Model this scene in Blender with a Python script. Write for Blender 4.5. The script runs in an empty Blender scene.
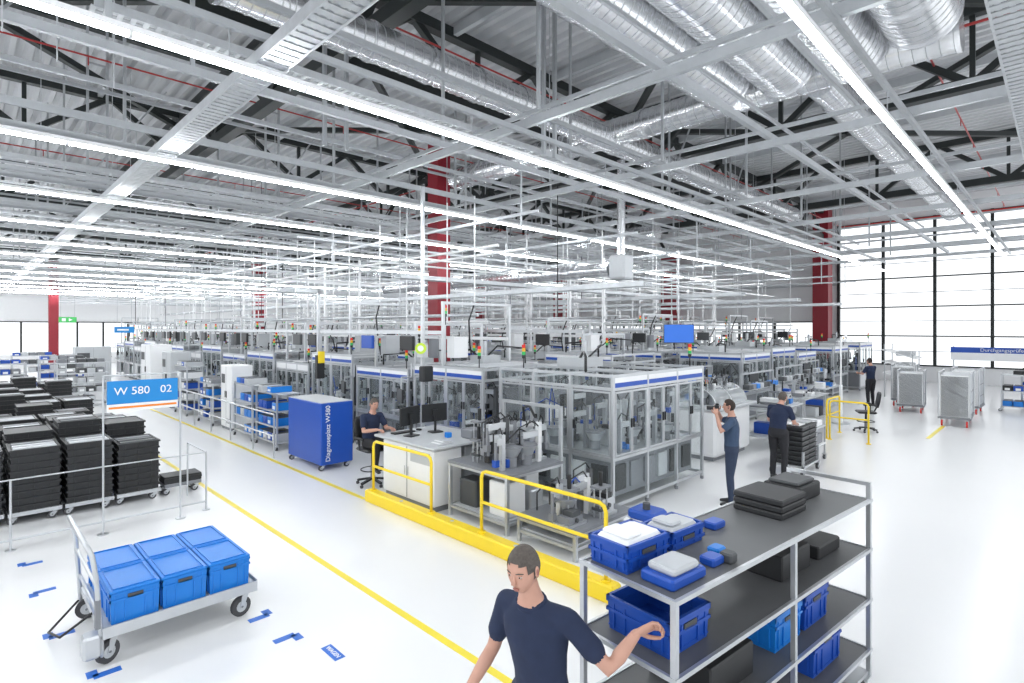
import bpy, math, random
from mathutils import Vector, Matrix
V=Vector
scene=bpy.context.scene
# ---------------------------------------------------------------- materials
MATS={}
def mat(name,col,rough=.5,metal=0.0,emis=0.0,noise=.06,scale=6.0,glass=0.0,bump=0.0,coat=0.0):
    m=bpy.data.materials.new(name); m.use_nodes=True
    nt=m.node_tree; n=nt.nodes; l=nt.links
    p=n['Principled BSDF']; out=n['Material Output']
    p.inputs['Roughness'].default_value=rough; p.inputs['Metallic'].default_value=metal
    c=(col[0],col[1],col[2],1)
    p.inputs['Base Color'].default_value=c
    if coat: p.inputs['Coat Weight'].default_value=coat
    if noise>0 and emis==0:
        tc=n.new('ShaderNodeTexCoord'); nz=n.new('ShaderNodeTexNoise'); nz.inputs['Scale'].default_value=scale
        nz.inputs['Detail'].default_value=3
        mr=n.new('ShaderNodeMapRange'); mr.inputs['To Min'].default_value=1-noise*1.5; mr.inputs['To Max'].default_value=1+noise*1.5
        mx=n.new('ShaderNodeVectorMath'); mx.operation='SCALE'; mx.inputs[0].default_value=col[:3]
        l.new(tc.outputs['Object'],nz.inputs['Vector']); l.new(nz.outputs['Fac'],mr.inputs['Value'])
        l.new(mr.outputs['Result'],mx.inputs['Scale']); l.new(mx.outputs['Vector'],p.inputs['Base Color'])
        if bump:
            bp=n.new('ShaderNodeBump'); bp.inputs['Strength'].default_value=bump; bp.inputs['Distance'].default_value=.01
            l.new(nz.outputs['Fac'],bp.inputs['Height']); l.new(bp.outputs['Normal'],p.inputs['Normal'])
    if emis>0:
        p.inputs['Emission Color'].default_value=c; p.inputs['Emission Strength'].default_value=emis
    if glass>0:
        tr=n.new('ShaderNodeBsdfTransparent'); tr.inputs['Color'].default_value=(.95,.98,.98,1)
        mx=n.new('ShaderNodeMixShader'); mx.inputs['Fac'].default_value=glass
        l.new(tr.outputs[0],mx.inputs[1]); l.new(p.outputs[0],mx.inputs[2]); l.new(mx.outputs[0],out.inputs['Surface'])
    MATS[name]=m; return m
mat('floor_epoxy',(.84,.845,.85),.24,noise=.015,scale=.6)
mat('wall_white',(.88,.89,.90),.7,noise=.02)
mat('deck',(.62,.63,.65),.5,.0,noise=.05,scale=.5)
mat('alu',(.58,.60,.62),.32,.65,noise=.04)
mat('galv',(.52,.54,.56),.42,.6,noise=.12,scale=9,bump=.05)
mat('duct',(.78,.79,.81),.24,.85,noise=.10,scale=5,bump=.06)
mat('strut',(.44,.46,.48),.45,.5,noise=.08)
mat('white',(.84,.85,.86),.4,noise=.02)
mat('lgrey',(.50,.52,.54),.45,noise=.03)
mat('mgrey',(.22,.23,.25),.5,noise=.04)
mat('dgrey',(.07,.075,.08),.5,noise=.05)
mat('black',(.015,.016,.018),.45,noise=.08,scale=20)
mat('crate',(.020,.021,.023),.5,noise=.15,scale=15)
mat('steel_dark',(.016,.021,.021),.5,noise=.06)
mat('red_col',(.26,.010,.022),.45,noise=.04)
mat('red',(.65,.03,.02),.4,noise=.03)
mat('red_pipe',(.38,.03,.03),.4,noise=.03)
mat('yellow',(.90,.66,.02),.4,noise=.03)
mat('line_yellow',(.88,.72,.04),.35,noise=.05)
mat('orange',(.85,.25,.02),.4,noise=.02)
mat('green',(.05,.45,.10),.4,noise=.02)
mat('lime',(.55,.75,.05),.4,noise=.02)
mat('blue',(.010,.075,.42),.38,noise=.04)
mat('blue_bin',(.008,.20,.66),.38,noise=.05)
mat('blue_sign',(.01,.24,.62),.4,noise=.02)
mat('tape',(.02,.15,.60),.4,noise=.03)
mat('glass',(.70,.76,.78),.05,glass=.08,noise=0)
mat('hood',(.80,.84,.86),.1,glass=.35,noise=0)
mat('screen',(.02,.12,.50),.3,emis=.5)
mat('lamp',(.95,.98,1.0),.4,emis=46)
mat('sig_red',(.8,.02,.01),.3,noise=0); mat('sig_yel',(.9,.5,.02),.3,noise=0); mat('sig_grn',(.03,.5,.12),.3,noise=0)
mat('skin',(.56,.31,.23),.5,noise=.05,scale=15,bump=.1)
mat('hair_grey',(.10,.085,.075),.85,noise=.3,scale=70,bump=.6); mat('hair_dark',(.035,.025,.02),.85,noise=.3,scale=70,bump=.6)
mat('navy',(.014,.024,.062),.85,noise=.12,scale=14,bump=.2); mat('shirt_grey',(.04,.07,.13),.85,noise=.12,scale=14,bump=.2)
mat('jeans',(.03,.045,.085),.85,noise=.12,scale=18,bump=.2); mat('pants_dark',(.02,.02,.024),.85,noise=.12,scale=18,bump=.2)
mat('lip',(.36,.15,.12),.5,noise=0); mat('eye_white',(.6,.58,.55),.3,noise=0); mat('iris',(.04,.025,.015),.2,noise=0)
mat('rubber',(.06,.06,.065),.7,noise=.05)
mat('deck_shelf',(.12,.123,.128),.45,noise=.06)

# ---------------------------------------------------------------- builder
class B:
    def __init__(s): s.v=[]; s.f=[]; s.m=[]; s.s=[]; s.T=None
    def add(s,vs,fs,m,smooth=False):
        o=len(s.v)
        if s.T is not None: vs=[s.T@V(p) for p in vs]
        s.v.extend([tuple(p) for p in vs]); s.f.extend([tuple(i+o for i in f) for f in fs])
        s.m.extend([m]*len(fs)); s.s.extend([smooth]*len(fs))
    def box(s,x0,x1,y0,y1,z0,z1,m):
        s.add([(x0,y0,z0),(x1,y0,z0),(x1,y1,z0),(x0,y1,z0),(x0,y0,z1),(x1,y0,z1),(x1,y1,z1),(x0,y1,z1)],
              [(0,3,2,1),(4,5,6,7),(0,1,5,4),(1,2,6,5),(2,3,7,6),(3,0,4,7)],m)
    def rbox(s,x0,x1,y0,y1,z0,z1,m,r=.02):
        def ring(z,i): return [(x0+r+i,y0+i,z),(x1-r-i,y0+i,z),(x1-i,y0+r+i,z),(x1-i,y1-r-i,z),(x1-r-i,y1-i,z),(x0+r+i,y1-i,z),(x0+i,y1-r-i,z),(x0+i,y0+r+i,z)]
        R=[ring(z0,r*.7),ring(z0+r,0),ring(z1-r,0),ring(z1,r*.7)]
        vs=sum(R,[]); fs=[tuple(reversed(range(8))),tuple(range(24,32))]
        for k in range(3):
            for i in range(8): fs.append((k*8+i,k*8+(i+1)%8,(k+1)*8+(i+1)%8,(k+1)*8+i))
        s.add(vs,fs,m)
    def beam(s,p0,p1,w,h,m,up=None):
        p0=V(p0);p1=V(p1);d=(p1-p0).normalized()
        up=V(up) if up else (V((0,0,1)) if abs(d.z)<.95 else V((0,1,0)))
        a=d.cross(up).normalized()*w/2; b=a.cross(d).normalized()*h/2
        s.add([p0-a-b,p0+a-b,p0+a+b,p0-a+b,p1-a-b,p1+a-b,p1+a+b,p1-a+b],
              [(0,3,2,1),(4,5,6,7),(0,1,5,4),(1,2,6,5),(2,3,7,6),(3,0,4,7)],m)
    def tube(s,p0,p1,r,m,n=8,r2=None,smooth=True):
        p0=V(p0);p1=V(p1);r2=r if r2 is None else r2
        d=(p1-p0).normalized(); u=d.orthogonal().normalized(); w=d.cross(u)
        vs=[];
        for k in range(n):
            a=2*math.pi*k/n; q=u*math.cos(a)+w*math.sin(a); vs.append(p0+q*r); vs.append(p1+q*r2)
        fs=[(2*k,2*((k+1)%n),2*((k+1)%n)+1,2*k+1) for k in range(n)]
        s.add(vs,fs,m,smooth)
        s.add([vs[2*k] for k in range(n)],[tuple(reversed(range(n)))],m); s.add([vs[2*k+1] for k in range(n)],[tuple(range(n))],m)
    def path(s,pts,r,m,n=6,rads=None,caps=True):
        pts=[V(p) for p in pts]; L=len(pts)
        rads=rads or [r]*L
        D=[]
        for i in range(L):
            d=(pts[min(i+1,L-1)]-pts[max(i-1,0)]).normalized(); D.append(d)
        P=list(pts);R=list(rads)
        if caps:
            P=[pts[0]-D[0]*R[0]*.95,pts[0]-D[0]*R[0]*.6]+P+[pts[-1]+D[-1]*rads[-1]*.6,pts[-1]+D[-1]*rads[-1]*.95]
            R=[rads[0]*.3,rads[0]*.8]+R+[rads[-1]*.8,rads[-1]*.3]; D=[D[0],D[0]]+D+[D[-1],D[-1]]
        u=D[0].orthogonal().normalized(); vs=[]
        for p,d,r_ in zip(P,D,R):
            u=(u-d*u.dot(d)).normalized(); w=d.cross(u)
            for k in range(n):
                a=2*math.pi*k/n; vs.append(p+(u*math.cos(a)+w*math.sin(a))*r_)
        fs=[]
        for i in range(len(P)-1):
            for k in range(n): fs.append((i*n+k,i*n+(k+1)%n,(i+1)*n+(k+1)%n,(i+1)*n+k))
        fs.append(tuple(reversed(range(n)))); fs.append(tuple(range((len(P)-1)*n,len(P)*n)))
        s.add(vs,fs,m,True)
    def loft(s,rings,m,n=16):
        vs=[]
        for c,a,b in rings:
            c=V(c);a=V(a);b=V(b)
            for k in range(n):
                t=2*math.pi*k/n; vs.append(c+a*math.cos(t)+b*math.sin(t))
        fs=[]
        for i in range(len(rings)-1):
            for k in range(n): fs.append((i*n+k,i*n+(k+1)%n,(i+1)*n+(k+1)%n,(i+1)*n+k))
        fs.append(tuple(reversed(range(n)))); fs.append(tuple(range((len(rings)-1)*n,len(rings)*n)))
        s.add(vs,fs,m,True)
    def ell(s,c,r,m,n=12,k=8,M=None):
        vs=[];fs=[]
        for i in range(k+1):
            t=math.pi*i/k
            for j in range(n):
                a=2*math.pi*j/n; p=V((r[0]*math.sin(t)*math.cos(a),r[1]*math.sin(t)*math.sin(a),r[2]*math.cos(t)))
                if M is not None: p=M@p
                vs.append(V(c)+p)
        for i in range(k):
            for j in range(n): fs.append((i*n+j,(i+1)*n+j,(i+1)*n+(j+1)%n,i*n+(j+1)%n))
        s.add(vs,fs,m,True)
    def mesh(s,name):
        me=bpy.data.meshes.new(name); me.from_pydata(s.v,[],s.f)
        names=[]; idx=[]
        for x in s.m:
            if x not in names: names.append(x)
            idx.append(names.index(x))
        for x in names: me.materials.append(MATS[x])
        me.polygons.foreach_set('material_index',idx); me.polygons.foreach_set('use_smooth',s.s)
        me.update(); return me
    def obj(s,name,loc=(0,0,0),rz=0): return inst(s.mesh(name),name,loc,rz)
def inst(me,name,loc=(0,0,0),rz=0,parent=None):
    o=bpy.data.objects.new(name,me); o.location=loc; o.rotation_euler=(0,0,rz)
    scene.collection.objects.link(o)
    if parent: o.parent=parent
    return o
def text(body,size,parent,M,m,name='lettering'):
    c=bpy.data.curves.new(name,'FONT'); c.body=body; c.size=size; c.extrude=.002; c.align_x='CENTER'; c.align_y='CENTER'
    c.materials.append(MATS[m]); o=bpy.data.objects.new(name,c); scene.collection.objects.link(o)
    o.matrix_world=M; o.parent=parent; return o
def facing(loc,xd,yd):
    x=V(xd);y=V(yd);z=x.cross(y); M=Matrix((x,y,z)).transposed().to_4x4(); M.translation=V(loc); return M

# ---------------------------------------------------------------- room shell
XW,YW,ZC=38.0,58.0,10.2
b=B(); b.box(-7,XW+.3,-7,YW+.3,-.2,0,'floor_epoxy'); b.obj('floor')
b=B(); x=-7; P=.36; pts=[]
while x<XW: pts+=[(x,ZC),(x+.12,ZC),(x+.18,ZC+.12),(x+.30,ZC+.12)]; x+=P
pts.append((XW,ZC))
vs=[]; fs=[]
for (xx,zz) in pts: vs+=[(xx,-7,zz),(xx,YW,zz)]
for i in range(len(pts)-1): fs.append((2*i,2*i+1,2*i+3,2*i+2))
b.add(vs,fs,'deck'); b.box(-7,XW,-7,YW,ZC+.3,ZC+.4,'deck'); b.obj('ceiling')
b=B()
b.box(XW,XW+.3,-7,YW,0,.9,'wall_white'); b.box(XW,XW+.3,-7,YW,9.2,ZC+.3,'wall_white')
b.box(XW,XW+.3,9.8,YW,3.4,9.2,'wall_white'); b.box(XW,XW+.3,9.8,11.2,.9,3.4,'wall_white')
b.box(XW-.02,XW,9.8,YW,5.6,5.75,'lgrey'); b.obj('wall_east')
b=B()
for y in [-6.9,-4.5,-2.1,.3,2.7,5.1,7.5,9.8]: b.box(XW-.12,XW+.1,y-.07,y+.07,.9,9.2,'steel_dark')
for z in [.92,2.55,4.2,5.85,7.5,9.15]: b.box(XW-.08,XW+.06,-7,9.8,z-.035,z+.035,'steel_dark')
for z in [1.7,3.4,5.0,6.7,8.3]: b.box(XW-.04,XW+.04,-7,9.8,z-.018,z+.018,'lgrey')
b.obj('window_1')
b=B(); y=11.2
while y<YW: b.box(XW-.08,XW+.1,y-.06,y+.06,.9,3.4,'steel_dark'); y+=2.34
b.box(XW-.08,XW+.06,11.2,YW,3.34,3.42,'steel_dark'); b.box(XW-.08,XW+.06,11.2,YW,.88,.96,'steel_dark'); b.obj('window_2')
b=B()
b.box(-7,XW,YW,YW+.3,0,.9,'wall_white'); b.box(-7,XW,YW,YW+.3,3.5,ZC+.3,'wall_white'); b.box(14,XW,YW,YW+.3,.9,3.5,'wall_white'); b.obj('wall_north')
b=B(); x=-7
while x<14: b.box(x-.06,x+.06,YW-.08,YW+.1,.9,3.5,'steel_dark'); x+=1.75
b.box(-7,14,YW-.08,YW+.06,3.44,3.52,'steel_dark'); b.obj('window_3')
b=B(); b.box(3.26,3.34,-5,40,.001,.004,'line_yellow'); b.obj('floor_line_yellow')
b=B(); b.box(5.0,5.09,8.7,45,.001,.004,'line_yellow'); b.obj('floor_line_yellow')
b=B(); b.box(18.6,21.3,2.6,2.7,.001,.004,'line_yellow'); b.obj('floor_line_yellow')
b=B()
def mark(x,y,dx=1,dy=1,s=.2):
    b.box(min(x,x+s*dx),max(x,x+s*dx),y-.04,y+.04,.001,.004,'tape'); b.box(x-.04,x+.04,min(y,y+s*dy*.6),max(y,y+s*dy*.6),.001,.004,'tape')
for (x,y,dx,dy) in [(.57,9.3,1,1),(.6,8.25,1,-1),(.62,6.95,1,1),(.82,5.9,1,1),(2.3,5.9,-1,1),(2.33,5.34,-1,-1)]: mark(x,y,dx,dy)
b.box(2.40,2.50,4.65,4.93,.001,.004,'tape')
o=b.obj('floor_tape_marks')
text('WAGEN',.06,o,facing((2.45,4.79,.006),(0,-1,0),(1,0,0)),'white')

# ---------------------------------------------------------------- structure
def column(x,y,zt,w=.7):
    b=B(); b.box(-w/2,w/2,-w/2,-w/2+.06,0,zt,'red_col'); b.box(-w/2,w/2,w/2-.06,w/2,0,zt,'red_col'); b.box(-.04,.04,-w/2+.06,w/2-.06,0,zt,'red_col')
    b.box(-w/2,-w/2+.05,-w/2+.06,w/2-.06,0,zt,'red_col')
    b.box(-w/2-.08,w/2+.08,-w/2-.08,w/2+.08,0,.04,'red_col')
    for z in (2.,4.,6.,8.):
        if z<zt: b.box(-w/2-.01,w/2-.03,-w/2+.06,w/2-.06,z,z+.03,'red_col')
    b.obj('steel_column',(x,y,0))
for (x,y,h,w) in [(11.2,14.6,9.1,.52),(15.3,41,8.0,.8),(36.9,10.4,10.1,.85),(36.9,20.6,8.3,.85),(36.9,31,8.3,.85),(36.9,41.2,8.3,.85)]: column(x,y,h,w)
column(4.9,52,7.9,.55)
def truss(p0,p1,zb,zt,n,name='roof_truss'):
    b=B(); p0=V(p0);p1=V(p1)
    f=lambda t,z:(p0.x+(p1.x-p0.x)*t,p0.y+(p1.y-p0.y)*t,z)
    b.beam(f(0,zt),f(1,zt),.24,.24,'steel_dark'); b.beam(f(0,zb),f(1,zb),.26,.26,'steel_dark')
    for i in range(n):
        t0=i/n;t1=(i+.5)/n;t2=(i+1)/n
        b.beam(f(t0,zb),f(t1,zt),.15,.15,'steel_dark'); b.beam(f(t1,zt),f(t2,zb),.15,.15,'steel_dark'); b.beam(f(t0,zb),f(t0,zt),.1,.1,'steel_dark')
    b.obj(name)
for y in (10.3,20.5,30.8,41,51): truss((-6.5,y,0),(36.4,y,0),8.45,9.95,11)
for x in (15.6,26.3,5.2): truss((x,-6.5,0),(x,57,0),8.3,9.9,16)
b=B()
for x in (-3,0,3,8.3,11.8,19,22.7,30,33.5): b.beam((x,-6.8,10.0),(x,57.5,10.0),.12,.22,'lgrey')
for x0,x1,y0,y1 in [(5.2,15.6,0,10.3),(15.6,26.3,0,10.3),(5.2,15.6,10.3,20.5),(15.6,26.3,10.3,20.5),(-5,5.2,10.3,20.5),(-5,5.2,0,10.3)]:
    b.beam((x0,y0,9.5),(x1,y1,9.5),.15,.15,'steel_dark'); b.beam((x0,y1,9.5),(x1,y0,9.5),.15,.15,'steel_dark')
for y in (5.1,15.4,25.6,36): b.beam((-6.5,y,9.8),(37.6,y,9.8),.18,.28,'steel_dark')
b.obj('roof_bracing')
def duct(p0,p1,r,step=1.1,m='duct'):
    b=B(); b.tube(p0,p1,r,m,28)
    p0=V(p0);p1=V(p1);L=(p1-p0).length;d=(p1-p0)/L;k=int(L/step)
    for i in range(k+1):
        q=p0+d*(i*L/max(k,1)); b.tube(q-d*.03,q+d*.03,r+.025,m,28)
    k2=int(L/.18)
    for i in range(k2):
        q=p0+d*(i*.18+.05); b.tube(q-d*.006,q+d*.006,r+.008,'galv',20)
    return b
duct((2.4,7.9,7.6),(24,7.9,7.6),.30).obj('ventilation_duct')
for y,x1 in ((4.7,10.5),(3.65,10.7),(2.6,10.9),(1.55,10.3)): duct((-4,y,7.75),(x1,y,7.75),.49).obj('ventilation_duct')
duct((11.3,1.2,7.75),(11.3,13.8,7.75),.32).obj('ventilation_duct')
duct((11.7,3.35,7.75),(29,3.35,7.75),.29).obj('ventilation_duct')
duct((20.5,12,7.0),(20.5,34,7.0),.3).obj('ventilation_duct')
duct((12.6,8.8,4.6),(12.6,20,4.6),.19).obj('ventilation_duct')
b=B(); b.rbox(12.35,12.85,8.2,8.7,4.3,4.95,'lgrey',.05); b.tube((12.6,8.45,4.95),(12.6,8.45,7.5),.11,'duct',20); b.obj('air_handling_box')
# ---- lights
b=B()
seg=1.48
YS=[1.5,5.55,9.4,13.2,17.0,20.8,24.6,28.4,32.2,36,39.8,43.6,47.4,51.2]
L=33
b.box(0,L,-.028,.028,.03,.085,'white')
x=0
while x<L-.5:
    b.box(x,x+seg,-.028,.028,-.005,.03,'lamp'); b.box(x+seg,x+seg+.03,-.033,.033,-.012,.035,'white'); x+=seg+.03
x=.8
while x<L: b.tube((x,0,.085),(x,0,.36),.008,'strut',4); x+=3
me=b.mesh('strip_light')
for y in YS: inst(me,'strip_light',(-5,y,5.45))
# ---- suspended strut grid
b=B()
def chan(p0,p1,w=.06,h=.08): b.beam(p0,p1,w,h,'strut')
for x in (5.8,9.2,13.0,16.8,20.6,24.4,28.0):
    chan((x,-4,5.95),(x,54,5.95),.07,.12)
    chan((x+.5,-4,6.35),(x+.5,54,6.35),.05,.06)
    chan((x+1.9,7,5.2),(x+1.9,54,5.2),.04,.06)
for i,y in enumerate(YS):
    chan((-5,y,5.85),(28.5,y,5.85),.05,.07)
    chan((-5,y+1.9,6.1),(28.5,y+1.9,6.1),.08,.1)
    chan((-5,y+.25,5.98),(28.5,y+.25,5.98),.03,.04)
    if i<9: chan((-5,y+1.0,6.75),(28.5,y+1.0,6.75),.06,.08); chan((-5,y+2.7,7.2),(28.5,y+2.7,7.2),.05,.06)
    if i>1: chan((5,y+1.9,4.9),(28.5,y+1.9,4.9),.04,.05)
    if i>1: chan((-5,y+.9,5.75),(28.5,y+.9,5.75),.03,.04)
for x in (-3.5,-.5,2.0,5.8,9.2,13.0,16.8,20.6,24.4,28.0):
    for i,y in enumerate(YS[:10]):
        yy=y+1.9 if i else 5.27
        b.beam((x,yy,6.1),(x,yy,10.1),.045,.045,'strut')
        if i and x>4: b.beam((x+1.9,yy,4.9),(x+1.9,yy,6.1),.03,.03,'strut')
        if i and (int(x)+int(y))%3==0:
            b.beam((x+.35,yy,6.1),(x+.35,yy,9.9),.045,.045,'strut'); b.beam((x,yy,7.3),(x+.35,yy,7.3),.04,.04,'strut'); b.beam((x,yy,8.8),(x+.35,yy,8.8),.04,.04,'strut')
            b.beam((x,yy,6.3),(x+1.5,yy,8.6),.035,.035,'strut')
for x,y in ((-2.2,6.3),(-1.7,6.3),(-2.2,8.0),(-1.7,8.0),(.6,7.0),(1.1,7.0),(4.4,8.9),(4.8,8.9),(7.4,6.6),(7.7,6.6),(-3.4,10.5),(-3,10.5),(-.8,10.5),(-.4,10.5)):
    b.beam((x,y,6.1),(x,y,10.1),.06,.06,'strut')
for x,y in ((-2.2,6.3),(-2.2,8.0),(.6,7.0),(4.4,8.9),(-3.4,10.5),(-.8,10.5)):
    for z in (6.6,7.2,7.8,8.4,9.0): b.beam((x,y,z),(x+.5,y,z),.04,.04,'strut')
b.obj('suspended_strut_grid')
b=B(); r3=random.Random(77)
for i in range(150):
    x=r3.uniform(7.2,29); y=r3.uniform(9,42); z0=r3.uniform(2.9,4.2)
    b.tube((x,y,z0),(x,y,r3.choice((5.2,5.9,6.1,8.0))),r3.choice((.01,.014,.02)),r3.choice(['white','white','lgrey','mgrey','black']),5)
for i in range(60):
    x=r3.uniform(-4,29); y=r3.uniform(6,30); b.tube((x,y,5.9),(x,y,10.1),.009,'lgrey',4)
for i in range(14):
    y=10.2+i*2.3; b.tube((7.4,y,4.55+.15*(i%3)),(28.5,y,4.55+.15*(i%3)),.025,'white',6)
for x in (8.1,8.9,13.5,15.2,18.1,19.7,22.6): b.tube((x,8.5,4.75),(x,44,4.75),.03,'white',6)
b.obj('hanging_cables')
def tray(p0,p1,w,h,name='cable_tray',step=.12,m='galv',rw=.05):
    b=B(); p0=V(p0);p1=V(p1);d=(p1-p0).normalized();s=d.cross(V((0,0,1)))*w/2
    b.beam(p0+s,p1+s,.02,h,m); b.beam(p0-s,p1-s,.02,h,m)
    L=(p1-p0).length;n=int(L/step)
    for i in range(n):
        q=p0+d*(i*step); b.beam(q-s-V((0,0,h/2-.01)),q+s-V((0,0,h/2-.01)),rw,.012,m)
    for off in (-.3,0,.25):
        b.tube(p0+s*off*2+V((0,0,-h/2+.03)),p1+s*off*2+V((0,0,-h/2+.03)),.02,'lgrey',6)
    b.obj(name)
tray((2.2,-3,5.65),(2.2,50,5.65),.27,.12,rw=.085)
tray((2.75,-3,6.2),(2.75,50,6.2),.2,.1)
tray((-4,.3,5.6),(28,.3,5.6),.28,.12,rw=.085)
tray((1,7.3,6.4),(28,7.3,6.4),.3,.1)
for x in (9.9,14.6,18.9,23.5): tray((x,6,3.9),(x,44,3.9),.3,.1,step=.3)
for y in (11.4,18.5,26,34): tray((7.5,y,4.25),(28,y,4.25),.3,.1,step=.3)
for y in (15,22.3): tray((-4,y,6.45),(28,y,6.45),.25,.1,step=.2)
b=B()
for y in (2.1,9.3,15,24): b.tube((-5,y,8.9),(36,y,8.9),.022,'red_pipe',8)
b.tube((37.3,-6,9.0),(37.3,9.6,9.0),.05,'red',8); b.tube((13.9,-5,8.9),(13.9,50,8.9),.03,'red_pipe',8)
for y in (2.1,9.3,15,24):
    for x in range(-4,36,3): b.tube((x,y,8.9),(x,y,8.7),.012,'red_pipe',6)
b.obj('sprinkler_pipes')

# ---------------------------------------------------------------- machine parts
def signal(b,x,y,z):
    b.tube((x,y,z),(x,y,z+.18),.012,'black',6)
    for i,m in enumerate(('black','sig_grn','sig_yel','sig_red')): b.tube((x,y,z+.18+i*.065),(x,y,z+.24+i*.065),.034,m,10)
def monitor(b,c,rz=0,w=.48,h=.30,m='black',scr='dgrey'):
    T=b.T; M=Matrix.Translation(V(c))@Matrix.Rotation(rz,4,'Z'); b.T=M if T is None else T@M
    b.rbox(-w/2,w/2,-.02,.02,-h/2,h/2,m,.008); b.box(-w/2+.015,w/2-.015,-.024,-.021,-h/2+.02,h/2-.015,scr); b.box(-.06,.06,.02,.05,-.06,.06,'black')
    b.T=T
def gear(b,x0,x1,y0,y1,z0,zm,rg,n):
    for i in range(n):
        x=rg.uniform(x0+.12,x1-.12); y=rg.uniform(y0+.12,y1-.12); t=rg.random(); g=rg.choice(['alu','lgrey','white','mgrey','mgrey','dgrey','alu','black'])
        if t<.14:
            b.tube((x,y,z0),(x,y,z0+.16),.09,'mgrey',14); b.tube((x,y,z0+.16),(x,y,z0+.3),.10,'alu',18,.17); b.tube((x,y,z0+.3),(x,y,z0+.32),.175,'mgrey',18)
        elif t<.44:
            h=rg.uniform(.5,zm-z0); a=rg.uniform(.2,.4)*rg.choice((-1,1)); ax=min(max(x+a,x0),x1)
            b.beam((x,y,z0),(x,y,z0+h),.07,.07,g); b.beam((x,y,z0+h-.1),(ax,y,z0+h-.1),.06,.09,'alu')
            b.tube((ax,y,z0+h-.1),(ax,y,z0+h-.4),.025,'mgrey',8); b.box(ax-.04,ax+.04,y-.04,y+.04,z0+h-.46,z0+h-.36,rg.choice(['black','blue','mgrey','mgrey','black']))
            b.path([(x,y,z0+h),(x+(ax-x)*.3,y,z0+h+.1),(ax,y+.05,z0+h+.02),(ax,y+.05,z0+h-.25)],.012,'black')
        elif t<.62:
            w=rg.uniform(.1,.22);d=rg.uniform(.1,.2);h=rg.uniform(.12,.35)
            b.box(x-w,x+w,y-d,y+d,z0,z0+.04,'alu'); b.box(x-w*.8,x+w*.7,y-d*.8,y+d*.8,z0+.04,z0+h,g); b.box(x-w*.4,x+w*.4,y-d*.85,y+d*.5,z0+h,z0+h+.07,rg.choice(['black','dgrey','blue','white']))
            b.tube((x,y-d,z0+h*.6),(x,y+d,z0+h*.6),.03,'dgrey',8)
        elif t<.76:
            h=rg.uniform(.25,.6)
            for dx in (-.08,.08):
                for dy in (-.05,.05): b.tube((x+dx,y+dy,z0),(x+dx,y+dy,z0+h),.01,'alu',6)
            b.box(x-.12,x+.12,y-.09,y+.09,z0+h,z0+h+.03,'mgrey'); b.tube((x,y,z0+h+.03),(x,y,z0+h+.22),.03,'black',8)
            b.box(x-.1,x+.1,y-.08,y+.08,z0+.1,z0+.14,'dgrey')
        elif t<.86:
            b.rbox(x-.1,x+.1,y-.07,y+.07,z0,z0+.13,rg.choice(['blue_bin','blue','black','dgrey','blue_bin']),.012); b.box(x-.085,x+.085,y-.055,y+.055,z0+.13,z0+.135,'lgrey')
        else:
            x2=rg.uniform(x0+.1,x1-.1); zz=rg.uniform(z0+.4,zm)
            b.path([(x,y,z0),(x,y,z0+(zz-z0)*.6),((x+x2)/2,y,zz),(x2,y,z0+(zz-z0)*.7),(x2,y,z0+.05)],.014,rg.choice(['black','black','black','blue','mgrey']))
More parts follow.
